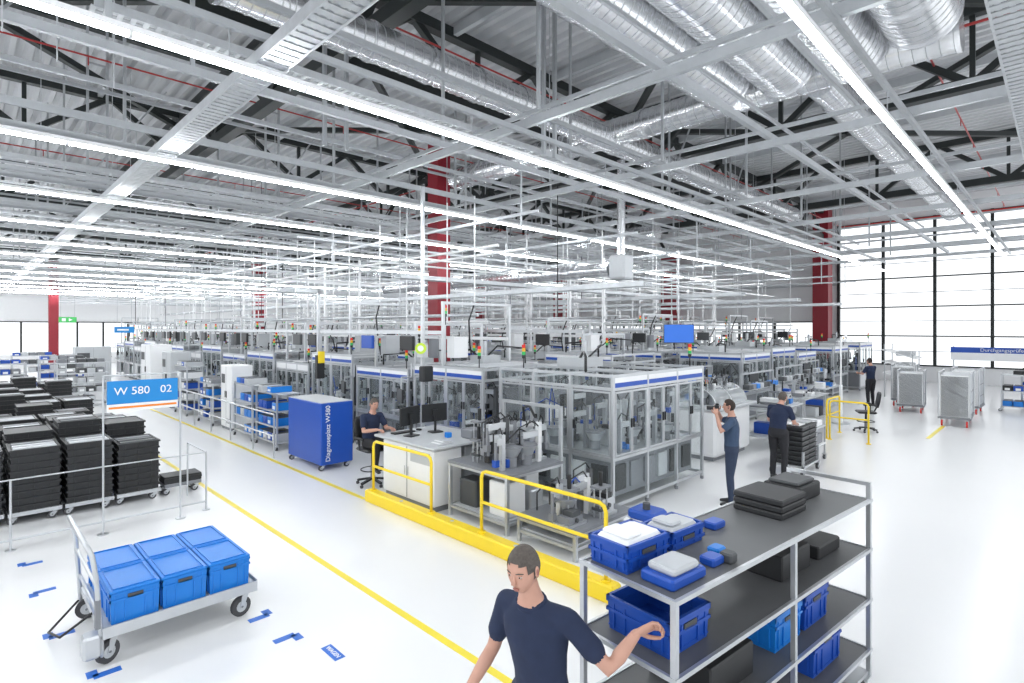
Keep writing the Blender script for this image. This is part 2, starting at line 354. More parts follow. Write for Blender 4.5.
def cell(L,W,H,seed,np=2,stripe=True,mon=True,n=22,lower=None,sideblue=True,glz=True,roof=True):
    rg=random.Random(seed); b=B(); p=.05
    xs=[i*L/np for i in range(np+1)]; ny=max(1,round(W/.9)); ys=[i*W/ny for i in range(ny+1)]
    G='glass'
    for x in xs:
        for y in (0,W): b.box(x-p/2,x+p/2,y-p/2,y+p/2,.06,H,'alu'); b.tube((x,y,0),(x,y,.06),.035,'mgrey',8)
    for y in ys[1:-1]:
        for x in (0,L): b.box(x-p/2,x+p/2,y-p/2,y+p/2,.06,H,'alu'); b.tube((x,y,0),(x,y,.06),.035,'mgrey',8)
    for z in (.14,.88,H-.24,H-.03):
        for y in (0,W): b.box(p/2,L-p/2,y-p/2+.003,y+p/2-.003,z-p/2,z+p/2,'alu')
        for x in (0,L): b.box(x-p/2+.003,x+p/2-.003,p/2,W-p/2,z-p/2,z+p/2,'alu')
    for i in range(np):
        a,c=xs[i]+p/2,xs[i+1]-p/2; mid=(a+c)/2
        for (u,v) in ((a,mid),(mid,c)):
            b.box(u+.005,u+.035,-.03,.0,.92,H-.28,'alu'); b.box(v-.035,v-.005,-.03,.0,.92,H-.28,'alu')
            b.box(u+.035,v-.035,-.03,.0,.92,.95,'alu'); b.box(u+.035,v-.035,-.03,.0,H-.31,H-.28,'alu')
            if glz: b.add([(u+.035,-.012,.95),(v-.035,-.012,.95),(v-.035,-.012,H-.31),(u+.035,-.012,H-.31)],[(0,1,2,3)],G)
        b.box(mid-.045,mid-.025,-.055,-.03,1.35,1.5,'black'); b.box(mid+.025,mid+.045,-.055,-.03,1.35,1.5,'black')
        lw=lower or rg.choice(['lgrey','white','glass','mgrey','glass'])
        if lw!='glass' or glz: b.add([(a,0,.17),(c,0,.17),(c,0,.85),(a,0,.85)],[(0,1,2,3)],lw)
        b.box(a,c,-.02,.005,H-.215,H-.055,'white')
        if stripe: b.box(a,c,-.024,-.02,H-.215,H-.14,'blue')
    for i in range(len(ys)-1):
        a,c=ys[i]+p/2,ys[i+1]-p/2
        b.box(-.03,0,a+.005,a+.035,.92,H-.28,'alu'); b.box(-.03,0,c-.035,c-.005,.92,H-.28,'alu'); b.box(-.03,0,a+.035,c-.035,.92,.95,'alu'); b.box(-.03,0,a+.035,c-.035,H-.31,H-.28,'alu')
        if glz: b.add([(-.012,a+.035,.95),(-.012,c-.035,.95),(-.012,c-.035,H-.31),(-.012,a+.035,H-.31)],[(0,3,2,1)],G)
        b.box(-.055,-.03,c-.09,c-.06,1.3,1.45,'black')
        lw=lower or rg.choice(['lgrey','glass','mgrey'])
        if lw!='glass' or glz: b.add([(0,a,.17),(0,c,.17),(0,c,.85),(0,a,.85)],[(0,3,2,1)],lw)
        if sideblue: b.box(-.02,.005,a,c,H-.215,H-.055,'white')
        else: b.add([(0,a,H-.215),(0,c,H-.215),(0,c,H-.055),(0,a,H-.055)],[(0,3,2,1)],'glass')
        if stripe and sideblue: b.box(-.024,-.02,a,c,H-.215,H-.14,'blue')
    for x in xs[1:-1]: b.box(x-p/2,x+p/2,0,W,H-.05,H,'alu')
    for i in range(np):
        if rg.random()<.55 and roof: b.box(xs[i]+.1,xs[i+1]-.1,.15,W-.15,H-.005,H+.012,rg.choice(['white','lgrey','lgrey']))
    b.box(L*.3,L*.5,W*.5,W*.75,H,H+.18,'lgrey'); b.tube((L*.42,W*.6,H+.18),(L*.42,W*.6,H+.5),.05,'galv',10)
    b.path([(L*.1,W*.3,H),(L*.1,W*.3,H+.25),(L*.3,W*.5,H+.3),(L*.35,W*.6,H+.1)],.025,'black',8)
    b.path([(L*.8,W*.8,H-.1),(L*.8,W*.8,H+.35),(L*.6,W*.6,H+.4),(L*.45,W*.6,H+.15)],.02,'black',8)
    b.box(.15,L-.15,.15,W-.15,.2,.8,'mgrey'); b.box(.1,L-.1,.1,W-.1,.8,.86,'alu')
    for i in range(int((W-.3)/.45)): b.box(.11,.15,.2+i*.45,.52+i*.45,.3,.72,rg.choice(['white','lgrey','dgrey','black']))
    k=int(L/.45)
    for i in range(k):
        if .55+i*.45<L-.1: b.box(.25+i*.45,.55+i*.45,.11,.15,.3,.72,rg.choice(['white','mgrey','dgrey','lgrey','black']))
    gear(b,.12,L-.12,.12,W-.12,.86,H-.35,rg,n)
    b.beam((.1,W*.5,H-.4),(L-.1,W*.5,H-.4),.06,.08,'mgrey'); b.box(L*.15,L*.35,W*.5-.1,W*.5+.1,H-.7,H-.45,'dgrey')
    b.box(L*.6,L*.85,W*.45,W*.7,1.2,H-.5,'mgrey')
    signal(b,L*.9,.1,H)
    if rg.random()<.8: signal(b,.1,W*.8,H)
    if mon:
        b.tube((-.02,-.08,H-.3),(-.02,-.08,H+.02),.02,'alu',8); b.tube((-.02,-.08,H-.3),(-.02,-.35,H-.3),.02,'alu',8)
        monitor(b,(-.02,-.38,1.5),-.3,.42,.3); b.tube((-.02,-.35,H-.3),(-.02,-.35,1.4),.02,'alu',8)
        b.box(-.25,.2,-.5,-.3,1.15,1.18,'mgrey')
    return b
m=cell(3.07,2.6,2.25,3,np=3,mon=False,n=64,lower='glass',sideblue=False,roof=False); m.obj('assembly_machine_cell',(7.43,5.14,0))
var=[cell(2.3,2.1,2.2,11,2,n=38).mesh('assembly_machine_cell'),cell(2.3,2.1,2.05,12,2,n=38,roof=False).mesh('assembly_machine_cell'),cell(2.3,2.1,2.3,15,2,stripe=True,mon=False,n=38,roof=False).mesh('assembly_machine_cell'),cell(2.3,2.1,1.95,19,3,stripe=False,n=38).mesh('assembly_machine_cell')]
varf=[cell(2.3,2.1,2.2,41,2,n=20,glz=False).mesh('assembly_machine_cell'),cell(2.3,2.1,2.05,42,2,n=20,glz=False).mesh('assembly_machine_cell'),cell(2.3,2.1,2.3,45,2,mon=False,n=20,glz=False).mesh('assembly_machine_cell')]
rg=random.Random(5)
y=10.4;k=0
while y<44:
    inst(var[k%4],'assembly_machine_cell',(7.3,y,0),-math.pi/2); k+=1; y+=2.55
for X0,Y0 in ((12.1,10.7),(16.9,12.0),(21.6,12.0),(26.2,12.2),(30.6,12.2)):
    y=Y0
    while y<45:
        inst((var if X0<13 else varf)[rg.randrange(3)],'assembly_machine_cell',(X0,y,0),-math.pi/2); y+=2.6
def service(xr,y0,y1,H=3.1):
    b=B(); y=y0; r2=random.Random(int(xr*10))
    while y<y1:
        h=H+r2.uniform(-.3,.6)
        b.box(xr-.03,xr+.03,y-.03,y+.03,2.0,h,'alu')
        b.box(xr+1.97,xr+2.03,y-.03,y+.03,2.0,h,'alu'); b.box(xr,xr+2,y-.025,y+.025,h-.06,h,'alu')
        b.tube((xr+.9,y,h),(xr+.9,y,6),.018,'white',6)
        if r2.random()<.4: b.box(xr+1.4,xr+1.46,y+.3,y+.36,2.1,5.1,'white')
        t=r2.random()
        if t<.45: b.box(xr+.2,xr+.6,y-.12,y+.12,2.35,2.8,r2.choice(['white','lgrey','mgrey','dgrey']))
        elif t<.7: b.tube((xr+.5,y,2.3),(xr+.5,y,2.75),.12,r2.choice(['white','mgrey','alu']),14)
        if r2.random()<.45: b.rbox(xr-.28,xr-.2,y-.25,y+.25,2.5,2.82,r2.choice(['black','dgrey','black','blue']),.01)
        b.path([(xr+.9,y,h),(xr+.9,y+.2,h-.4),(xr+1.1,y+.4,2.6),(xr+1.2,y+.4,2.15)],.02,'black',6)
        if r2.random()<.6: signal(b,xr+.3,y+.3,h-.5); b.tube((xr+.3,y+.3,h-.5),(xr+.3,y+.3,2.1),.012,'alu',5)
        y+=r2.choice((1.0,1.3,1.7))
    b.box(xr-.04,xr+.04,y0,y1,2.86,2.94,'alu'); b.box(xr+1.95,xr+2.05,y0,y1,2.7,2.78,'white')
    b.tube((xr+1,y0,3.3),(xr+1,y1,3.3),.04,'galv',8); b.tube((xr+1.3,y0,3.15),(xr+1.3,y1,3.15),.03,'white',8)
    b.obj('machine_service_frame')
for X0,Y0 in ((7.4,9.5),(12.3,9.5),(17,10.5),(21.8,10.5),(26.4,10.5),(30.8,10.5)): service(X0,Y0,44)

# ---------------------------------------------------------------- yellow kerb, railings
b=B(); b.rbox(4.98,5.16,3.45,8.6,0,.2,'yellow',.02)
for y in (3.9,5.0,6.3,7.6): b.tube((5.07,y,.2),(5.07,y,.206),.03,'lgrey',8)
b.obj('yellow_guard_kerb')
def railing(y0,y1,x=5.07,zb=.2,along='y',name='yellow_railing'):
    b=B()
    def q(t,z): return (x,t,z) if along=='y' else (t,x,z)
    c=.09
    b.path([q(y0,zb+.02),q(y0,1.05-c),q(y0+c*.3,1.05-c*.3),q(y0+c,1.05),q(y1-c,1.05),q(y1-c*.3,1.05-c*.3),q(y1,1.05-c),q(y1,zb+.02)],.024,'yellow',10,caps=False)
    b.tube(q(y0,.62),q(y1,.62),.022,'yellow',10)
    for t in (y0,y1): b.tube(q(t,zb),q(t,zb+.02),.06,'yellow',10)
    b.obj(name)
railing(6.8,8.45); railing(3.6,5.66)
railing(3.6,4.5,16.6,0); railing(16.7,17.9,4.6,0,'x')

# ---------------------------------------------------------------- open stations between kerb and cells
def station(L,W,seed,name,loc,n=12,h=.85,port=True,zt=.75):
    rg=random.Random(seed); b=B()
    for x in (0,L):
        for y in (0,W): b.box(x-.025,x+.025,y-.025,y+.025,0,1.75 if (port and x>0) else h,'alu')
    for z in (.15,h-.03):
        b.box(0,L,-.02,.02,z-.02,z+.02,'alu'); b.box(0,L,W-.02,W+.02,z-.02,z+.02,'alu'); b.box(-.02,.02,0,W,z-.02,z+.02,'alu'); b.box(L-.02,L+.02,0,W,z-.02,z+.02,'alu')
    b.box(-.03,L+.03,-.03,W+.03,h-.01,h+.03,'mgrey'); b.box(.03,L-.03,.03,W-.03,.17,.19,'lgrey')
    if port: b.box(L-.02,L+.02,0,W,1.7,1.75,'alu')
    gear(b,0,L,0,W,h+.03,h+zt,rg,n)
    if h>.6:
        b.rbox(.1,.5,.1,.5,.19,.7,'white',.02); b.rbox(L-.6,L-.15,W-.55,W-.1,.19,.65,'mgrey',.02); b.rbox(.1,.4,W-.5,W-.1,.19,.6,'dgrey',.02); b.rbox(.6,.9,.1,.4,.19,.5,'alu',.02)
    b.obj(name,loc)
station(1.2,1.3,31,'feeder_station',(5.6,5.7,0),24,.85)
station(1.3,1.0,37,'feeder_station',(5.6,4.45,0),14,.35,False,.55)
b=B(); b.T=Matrix.Translation(V((7.08,6.75,0)))
b.rbox(-.18,.18,-.18,.18,0,.9,'white',.03); b.tube((0,0,.9),(0,0,1.25),.13,'lgrey',20); b.beam((0,0,1.3),(-.2,-.45,1.4),.14,.1,'white'); b.tube((-.2,-.43,1.48),(-.2,-.43,1.1),.045,'mgrey',12); b.rbox(-.26,-.14,-.49,-.37,1.05,1.13,'black',.01); b.path([(0,0,1.25),(0,.05,1.6),(-.1,-.2,1.65),(-.2,-.43,1.48)],.022,'black',8)
b.T=None; b.obj('scara_robot')
b=B(); b.rbox(6.2,6.65,3.6,4.2,.0,.12,'mgrey',.02); b.rbox(6.22,6.62,3.65,4.15,.12,.5,'white',.03); b.box(6.215,6.225,3.75,4.05,.2,.42,'blue_bin'); b.rbox(6.24,6.6,3.7,4.1,.5,.62,'blue',.03); b.tube((6.4,3.9,.62),(6.4,3.9,.7),.05,'dgrey',12); b.obj('label_printer')

# ---------------------------------------------------------------- castor
def castor(b,x,y,z,r=.08,m='rubber',a=0.0):
    T=b.T; M=Matrix.Translation(V((x,y,0)))@Matrix.Rotation(a,4,'Z'); b.T=M if T is None else T@M
    b.box(-.05,.05,-.05,.05,z-.012,z,'alu'); b.tube((0,0,z-.04),(0,0,z-.01),.035,'lgrey',12)
    for s in (-1,1): b.add([(-.035,s*.028,z-.04),(.035,s*.028,z-.04),(-.02,s*.028,r-.02),(-.055,s*.028,r-.01),(-.035,s*.034,z-.04),(.035,s*.034,z-.04),(-.02,s*.034,r-.02),(-.055,s*.034,r-.01)],[(0,1,2,3),(4,7,6,5),(0,4,5,1),(1,5,6,2),(2,6,7,3),(3,7,4,0)],'alu')
    b.tube((-.035,-.022,r),(-.035,.022,r),r,m,20); b.tube((-.035,-.026,r),(-.035,.026,r),r*.55,'lgrey',14); b.tube((-.035,-.04,r),(-.035,.04,r),.012,'mgrey',6)
    b.T=T
def bluebin(b,x0,y0,z0,L=.395,W=.595,h=.29,lid=True,m='blue_bin'):
    x1=x0+L;y1=y0+W;t=.015
    b.add([(x0+t,y0+t,z0),(x1-t,y0+t,z0),(x1-t,y1-t,z0),(x0+t,y1-t,z0),(x0+.006,y0+.006,z0+h),(x1-.006,y0+.006,z0+h),(x1-.006,y1-.006,z0+h),(x0+.006,y1-.006,z0+h)],[(0,3,2,1),(0,1,5,4),(1,2,6,5),(2,3,7,6),(3,0,4,7)],m)
    for z in (h-.035,h-.09): b.box(x0,x1,y0,y0+.012,z0+z,z0+z+.02,m); b.box(x0,x1,y1-.012,y1,z0+z,z0+z+.02,m); b.box(x0,x0+.012,y0,y1,z0+z,z0+z+.02,m); b.box(x1-.012,x1,y0,y1,z0+z,z0+z+.02,m)
    for f in (.12,.3,.7,.88):
        b.box(x0+L*f-.006,x0+L*f+.006,y0+.002,y0+.014,z0+.02,z0+h-.03,m); b.box(x0+.002,x0+.014,y0+W*f-.006,y0+W*f+.006,z0+.02,z0+h-.03,m); b.box(x1-.014,x1-.002,y0+W*f-.006,y0+W*f+.006,z0+.02,z0+h-.03,m)
    b.box(x0+L/2-.06,x0+L/2+.06,y0+.0,y0+.008,z0+h-.08,z0+h-.045,'dgrey')
    if lid:
        b.rbox(x0,x1,y0,y1,z0+h-.015,z0+h+.012,m,.008)
        b.box(x0+.03,x1-.03,y0+.03,y0+.04,z0+h+.012,z0+h+.022,m); b.box(x0+.03,x1-.03,y1-.04,y1-.03,z0+h+.012,z0+h+.022,m); b.box(x0+.03,x0+.04,y0+.04,y1-.04,z0+h+.012,z0+h+.022,m); b.box(x1-.04,x1-.03,y0+.04,y1-.04,z0+h+.012,z0+h+.022,m)
    else:
        b.box(x0+.01,x1-.01,y0+.01,y1-.01,z0+.02,z0+.03,m)
        for (a,c,d,e) in ((x0,x1,y0,y0+.02),(x0,x1,y1-.02,y1),(x0,x0+.02,y0,y1),(x1-.02,x1,y0,y1)): b.box(a,c,d,e,z0+h-.02,z0+h,m)
b=B()
X0,Y0=.92,6.02
for y in (Y0,Y0+1.22): b.beam((X0-.02,y,.29),(X0+1.3,y,.29),.045,.07,'alu')
for x in (X0,X0+.43,X0+.86,X0+1.28): b.beam((x,Y0,.29),(x,Y0+1.22,.29),.045,.06,'alu')
b.box(X0,X0+1.28,Y0,Y0+1.22,.325,.335,'lgrey')
b.box(X0-.02,X0+1.3,Y0-.025,Y0-.018,.25,.35,'alu'); b.box(X0+1.3,X0+1.308,Y0,Y0+1.22,.25,.36,'alu')
for y in (Y0+.02,Y0+1.2):
    b.path([(X0-.02,y,.1),(X0-.03,y,.35),(X0-.06,y,.8),(X0-.09,y,1.0)],.021,'alu',10)
b.path([(X0-.09,Y0+.02,1.0),(X0-.12,Y0+.05,1.08),(X0-.13,Y0+.14,1.1),(X0-.13,Y0+1.08,1.1),(X0-.12,Y0+1.17,1.08),(X0-.09,Y0+1.2,1.0)],.021,'alu',10)
b.tube((X0-.055,Y0+.02,.72),(X0-.055,Y0+1.2,.72),.016,'alu',8); b.tube((X0-.03,Y0+.02,.45),(X0-.03,Y0+1.2,.45),.016,'alu',8)
b.box(X0-.07,X0-.03,Y0-.01,Y0+.05,.35,.6,'mgrey')
castor(b,X0+.06,Y0+.08,.255,.1,a=.5); castor(b,X0+1.2,Y0+.08,.255,.1,a=.2); castor(b,X0+.06,Y0+1.14,.255,.1,a=-.3); castor(b,X0+1.2,Y0+1.14,.255,.1)
b.path([(X0-.02,Y0+.5,.3),(X0-.25,Y0+.6,.12),(X0-.3,Y0+.95,.05),(X0-.05,Y0+1.15,.2)],.012,'black')
b.rbox(X0-.16,X0-.02,Y0-.02,Y0+.14,.1,.3,'alu',.02)
for i in range(3):
    for j in range(2): bluebin(b,X0+.035+i*.405,Y0+.01+j*.61,.336)
b.obj('bin_trolley')

# ---------------------------------------------------------------- black crate stacks
def stack(n,seed):
    r=random.Random(seed); b=B(); W=.62;D=.8
    b.box(0,W,0,D,.14,.18,'mgrey'); b.box(-.01,W+.01,-.01,.02,.13,.19,'alu')
    for x in (.07,W-.07):
        for y in (.08,D-.08): castor(b,x,y,.14,.06)
    z=.18
    for i in range(n):
        o=r.uniform(-.006,.006)
        b.box(.02+o,W-.02+o,.02,D-.02,z,z+.095,'crate')
        for (x0,x1,y0,y1) in ((0,W,-.0,.03),(0,W,D-.03,D),(0,.03,.03,D-.03),(W-.03,W,.03,D-.03)): b.box(x0+o,x1+o,y0,y1,z+.075,z+.105,'crate')
        for x in (.12,.31,.5): b.box(x-.012+o,x+.012+o,.005,.02,z+.005,z+.075,'crate')
        for y in (.2,.4,.6): b.box(W-.02+o,W-.005+o,y-.012,y+.012,z+.005,z+.075,'crate')
        z+=.107
    b.box(.03,W-.03,.03,D-.03,z-.03,z-.02,'black')
    if r.random()<.35:
        for i in range(3): b.rbox(.05,W-.05,.06+i*.22,.2+i*.22,z-.02,z+.01,r.choice(['dgrey','lgrey','mgrey']),.008)
    return b.mesh('crate_stack')
S=[stack(9,1),stack(10,2),stack(8,3),stack(11,4)]
rg=random.Random(9)
for r,y in enumerate([11.3,12.35,13.6,14.9,16.4,18.0,19.8,21.8,24]):
    x=2.2 if r!=4 else 1.9
    while x>-3.6:
        if rg.random()<.96: inst(S[rg.randrange(4) if r else rg.choice((0,2,0))],'crate_stack',(x-.3,y+rg.uniform(-.03,.03),0))
        x-=.68
b=B()
b.rbox(0,.6,0,.4,.14,.2,'mgrey',.01); b.rbox(0,.6,0,.4,.2,.33,'crate',.01); b.box(0,.6,-.01,.0,.25,.3,'crate')
for x in (.07,.53):
    for y in (.07,.33): castor(b,x,y,.14,.06)
b.obj('crate_dolly',(2.6,11.35,0))

# ---------------------------------------------------------------- lane sign + frame
b=B()
for x in (1.49,2.48): b.tube((x,9.88,0),(x,9.88,2.3),.014,'alu',8); b.tube((x,9.88,0),(x,9.88,.015),.07,'alu',12)
b.tube((1.49,9.88,2.3),(2.48,9.88,2.3),.012,'alu',8)
b.rbox(1.53,2.44,9.85,9.875,1.88,2.22,'blue_sign',.008); b.box(1.53,2.44,9.855,9.87,1.77,1.875,'white'); b.box(1.55,2.42,9.852,9.855,1.81,1.84,'orange')
o=b.obj('lane_sign')
text('W 580   02',.16,o,facing((1.985,9.846,2.06),(1,0,0),(0,0,1)),'white')
b=B()
for x in (-1,.5,2.9): b.tube((x,10.05,0),(x,10.05,.95),.015,'alu',8); b.tube((x,10.05,0),(x,10.05,.012),.06,'alu',10)
b.tube((-4,10.05,.14),(2.9,10.05,.14),.016,'alu',8); b.tube((-4,10.05,.95),(2.9,10.05,.95),.01,'alu',8)
b.tube((2.9,10.05,.95),(2.9,11.1,.95),.013,'alu',8);b.tube((2.9,11.1,.95),(2.9,11.1,0),.013,'alu',8)
b.obj('barrier_rail')
b=B()
for y in (12.9,14.2,15.8,17.4,19,20.6): b.tube((5.15,y,0),(5.15,y,1.0),.02,'alu',8)
for z in (.5,1.0): b.tube((5.15,12.9,z),(5.15,20.6,z),.02,'alu',8)
b.obj('handrail')

# ---------------------------------------------------------------- diagnose cabinet
b=B(); b.rbox(5.35,6.08,10.97,12.6,.12,1.42,'blue',.015)
b.box(5.36,6.07,10.985,12.58,1.42,1.435,'lgrey')
for x in (5.42,6.0):
    for y in (11.05,12.5): castor(b,x,y,.13,.055)
o=b.obj('blue_cabinet_panel')
text('Diagnoseplatz W580',.14,o,facing((5.5,10.962,.78),(0,0,1),(-1,0,0)),'white')

b=B(); b.rbox(5.38,6.8,7.15,8.95,1.02,1.06,'lgrey',.01); b.rbox(5.42,6.0,7.2,8.7,.1,1.0,'white',.012); b.box(5.412,5.42,7.95,7.96,.12,.98,'mgrey')
for y in (7.9,8.0): b.tube((5.4,y,.5),(5.4,y,.65),.008,'alu',6)
b.box(6.7,6.78,7.2,7.28,0,1.02,'alu'); b.box(6.7,6.78,8.8,8.88,0,1.02,'alu'); b.rbox(6.2,6.7,7.35,7.9,.1,.95,'lgrey',.02)
b.box(5.45,5.95,7.25,8.65,0,.1,'mgrey'); b.box(5.415,5.42,7.3,7.85,.75,.95,'lgrey')
for i in range(5): b.box(5.6+i*.03,5.9-i*.02,7.3,7.55,1.06+i*.012,1.07+i*.012,'white' if i%2 else 'lgrey')
b.rbox(6.3,6.6,7.3,7.6,1.06,1.22,'mgrey',.02); b.rbox(6.1,6.2,7.7,7.8,1.06,1.15,'blue_bin',.01)
b.obj('workstation_desk')
for x,rz in ((5.75,math.pi+.25),(6.3,math.pi-.15)):
    b=B(); monitor(b,(0,0,.36),0,.52,.33); b.tube((0,.03,.02),(0,.03,.3),.025,'black',8); b.rbox(-.12,.12,-.06,.14,0,.02,'black',.008); b.obj('computer_monitor',(x,8.35,1.062),rz)
b=B(); b.rbox(5.6,6.05,8.6,8.75,1.062,1.085,'black',.006); b.rbox(6.15,6.22,8.63,8.74,1.062,1.09,'black',.01); b.obj('keyboard')
def chair(loc,rz,hs=.72):
    b=B()
    for i in range(5):
        a=i*2*math.pi/5; e=(.3*math.cos(a),.3*math.sin(a)); b.beam((0,0,.13),(e[0],e[1],.08),.05,.035,'black'); b.tube((e[0],e[1]-.02,.03),(e[0],e[1]+.02,.03),.03,'rubber',10)
    b.tube((0,0,.1),(0,0,hs-.06),.028,'black',12); b.tube((0,0,.1),(0,0,.35),.04,'mgrey',12)
    b.path([(.22*math.cos(t),.22*math.sin(t),.3) for t in [i*math.pi/8 for i in range(17)]],.012,'black',6)
    b.rbox(-.24,.24,-.24,.24,hs-.06,hs,'black',.03)
    b.beam((-.2,0,hs-.03),(-.3,0,hs+.2),.05,.03,'black')
    b.loft([((-.26,0,hs+.12),(0,.2,0),(.03,0,0)),((-.3,0,hs+.3),(0,.23,0),(.035,0,0)),((-.33,0,hs+.5),(0,.21,0),(.03,0,0)),((-.34,0,hs+.56),(0,.15,0),(.015,0,0))],'black',16)
    for s in (-1,1): b.tube((-.05,s*.25,hs-.04),(-.05,s*.27,hs+.18),.018,'black',8); b.rbox(-.18,.12,s*.27-.035,s*.27+.035,hs+.18,hs+.21,'black',.01)
    return b.obj('office_chair',loc,rz)
chair((5.62,9.4,0),-math.pi/2,.72)
b=B(); b.box(6.47,6.53,8.97,9.03,0,5.8,'alu'); b.tube((6.42,8.95,2.6),(6.40,8.93,2.6),.11,'lime',20); b.tube((6.40,8.93,2.6),(6.397,8.927,2.6),.06,'white',16); b.rbox(6.38,6.62,8.8,8.97,1.95,2.25,'black',.02); b.box(6.44,6.56,8.9,9.1,2.42,2.68,'alu'); b.obj('station_post')
b=B(); b.box(6.57,6.63,13.67,13.73,0,4.0,'alu'); b.box(6.5,6.7,13.55,13.67,1.7,2.3,'black'); b.box(6.52,6.68,13.5,13.56,2.1,2.4,'yellow'); b.box(6.0,6.63,13.67,13.73,3.9,4.0,'alu'); b.obj('station_post')

# ---------------------------------------------------------------- racks
def rack(L,W,H,n,seed,name,loc,rz=0,ms=('blue_bin','blue','blue_bin','lgrey')):
    rg=random.Random(seed); b=B()
    for x in (0,L):
        for y in (0,W): b.box(x-.02,x+.02,y-.02,y+.02,.12,H,'alu'); castor(b,x,y,.13,.05)
    for i in range(n):
        z=.18+i*(H-.25)/max(n-1,1)
        if i==n-1: z=H-.03
        b.box(0,L,0,W,z-.015,z,'lgrey'); b.box(0,L,-.02,0,z-.02,z+.02,'alu')
        x=.03
        while x+.28<L:
            if rg.random()<.85:
                mm=rg.choice(ms); hh=min(.2,(H-.25)/max(n-1,1)-.08) if i<n-1 else .15
                b.rbox(x,x+.26,.03,W-.04,z,z+hh,mm,.012); b.box(x+.015,x+.245,.045,W-.055,z+hh,z+hh+.004,'dgrey'); b.box(x+.06,x+.2,.022,.03,z+.04,z+hh*.6,'white' if rg.random()<.5 else mm)
            x+=.29
    return b.obj(name,loc,rz)
rack(1.3,.6,1.4,4,1,'bin_rack_trolley',(5.5,14.9,0),-math.pi/2)
rack(1.3,.6,1.5,4,2,'bin_rack_trolley',(5.5,16.5,0),-math.pi/2)
rack(1.4,.6,1.3,4,3,'bin_rack_trolley',(5.5,19.8,0),-math.pi/2,('blue','lgrey','mgrey','blue_bin'))
rack(1.4,.6,1.7,5,4,'bin_rack_trolley',(5.5,22.5,0),-math.pi/2,('blue','lgrey','white'))
for i,(x,y,s) in enumerate([(2.6,26.5,5),(.2,27.5,6),(2.4,30,7),(-1.5,29,8),(1.8,35,9),(-2,36,10)]): rack(1.6,.7,1.7,5,s,'bin_rack_trolley',(x,y,0),0,('mgrey','lgrey','mgrey','dgrey','blue'))
def cabinet(name,loc,w,d,h,m='white',rz=0):
    b=B(); b.box(.03,w-.03,.03,d-.03,0,.08,'mgrey'); b.rbox(0,w,0,d,.08,h,m,.02); b.box(w/2-.004,w/2+.004,-.004,.0,.12,h-.05,'mgrey'); b.box(w/2-.06,w/2-.045,-.02,0,h*.5,h*.6,'black'); b.box(w/2+.045,w/2+.06,-.02,0,h*.5,h*.6,'black')
    b.box(.08,w*.4,-.006,0,h*.72,h*.86,'dgrey')
    for k in range(5): b.box(w*.55,w*.9,-.004,0,.2+k*.03,.215+k*.03,'mgrey')
    b.obj(name,loc,rz)
cabinet('control_cabinet',(5.6,18.0,0),.9,.6,1.9,rz=-math.pi/2)
cabinet('control_cabinet',(5.6,24.8,0),1.2,.7,2.1,'lgrey',rz=-math.pi/2)
cabinet('control_cabinet',(5.6,28.3,0),1.6,.8,2.3,'white',rz=-math.pi/2)
cabinet('control_cabinet',(3.9,33,0),1.4,.8,2.1,'lgrey')
b=B(); b.rbox(0,.9,0,.06,0,.35,'green',.01); b.box(.15,.35,-.004,0,.08,.27,'white'); b.add([(.5,-.004,.08),(.7,-.004,.175),(.5,-.004,.27)],[(0,1,2)],'white'); b.tube((.1,.03,.35),(.1,.03,2.2),.01,'strut',4); b.tube((.8,.03,.35),(.8,.03,2.2),.01,'strut',4); b.obj('exit_sign',(4.5,45,3.35))
for (x,y,z) in [(4.6,28,2.8)]:
    b=B(); b.rbox(0,.7,0,.03,0,.25,'blue_sign',.008); b.tube((.1,.015,.25),(.1,.015,3.1),.008,'strut',4); b.tube((.6,.015,.25),(.6,.015,3.1),.008,'strut',4); b.box(.1,.5,-.003,0,.09,.16,'white'); b.obj('lane_sign_hanging',(x,y,z))

# ---------------------------------------------------------------- right aisle stations
b=B()
b.rbox(0,1.9,0,1.2,.1,1.15,'white',.06); b.box(.1,1.8,.1,1.1,0,.1,'mgrey'); b.rbox(-.05,1.95,-.15,1.2,1.15,1.22,'lgrey',.02)
n=10
vs=[];fs=[]
for i in range(n+1):
    t=math.pi*i/n; y=.55-.5*math.cos(t); z=1.22+.42*math.sin(t)
    vs+=[(.1,y,z),(1.8,y,z)]
for i in range(n): fs.append((2*i,2*i+1,2*i+3,2*i+2))
b.add(vs,fs,'hood',True)
for x in (.1,.95,1.8): b.path([(x,.55-.5*math.cos(math.pi*i/10),1.22+.42*math.sin(math.pi*i/10)) for i in range(11)],.015,'alu',6)
gear(b,.2,1.7,.15,1.0,1.22,1.5,random.Random(4),12)
signal(b,1.85,1.1,1.22); b.obj('hooded_test_machine',(11.9,5.5,0))
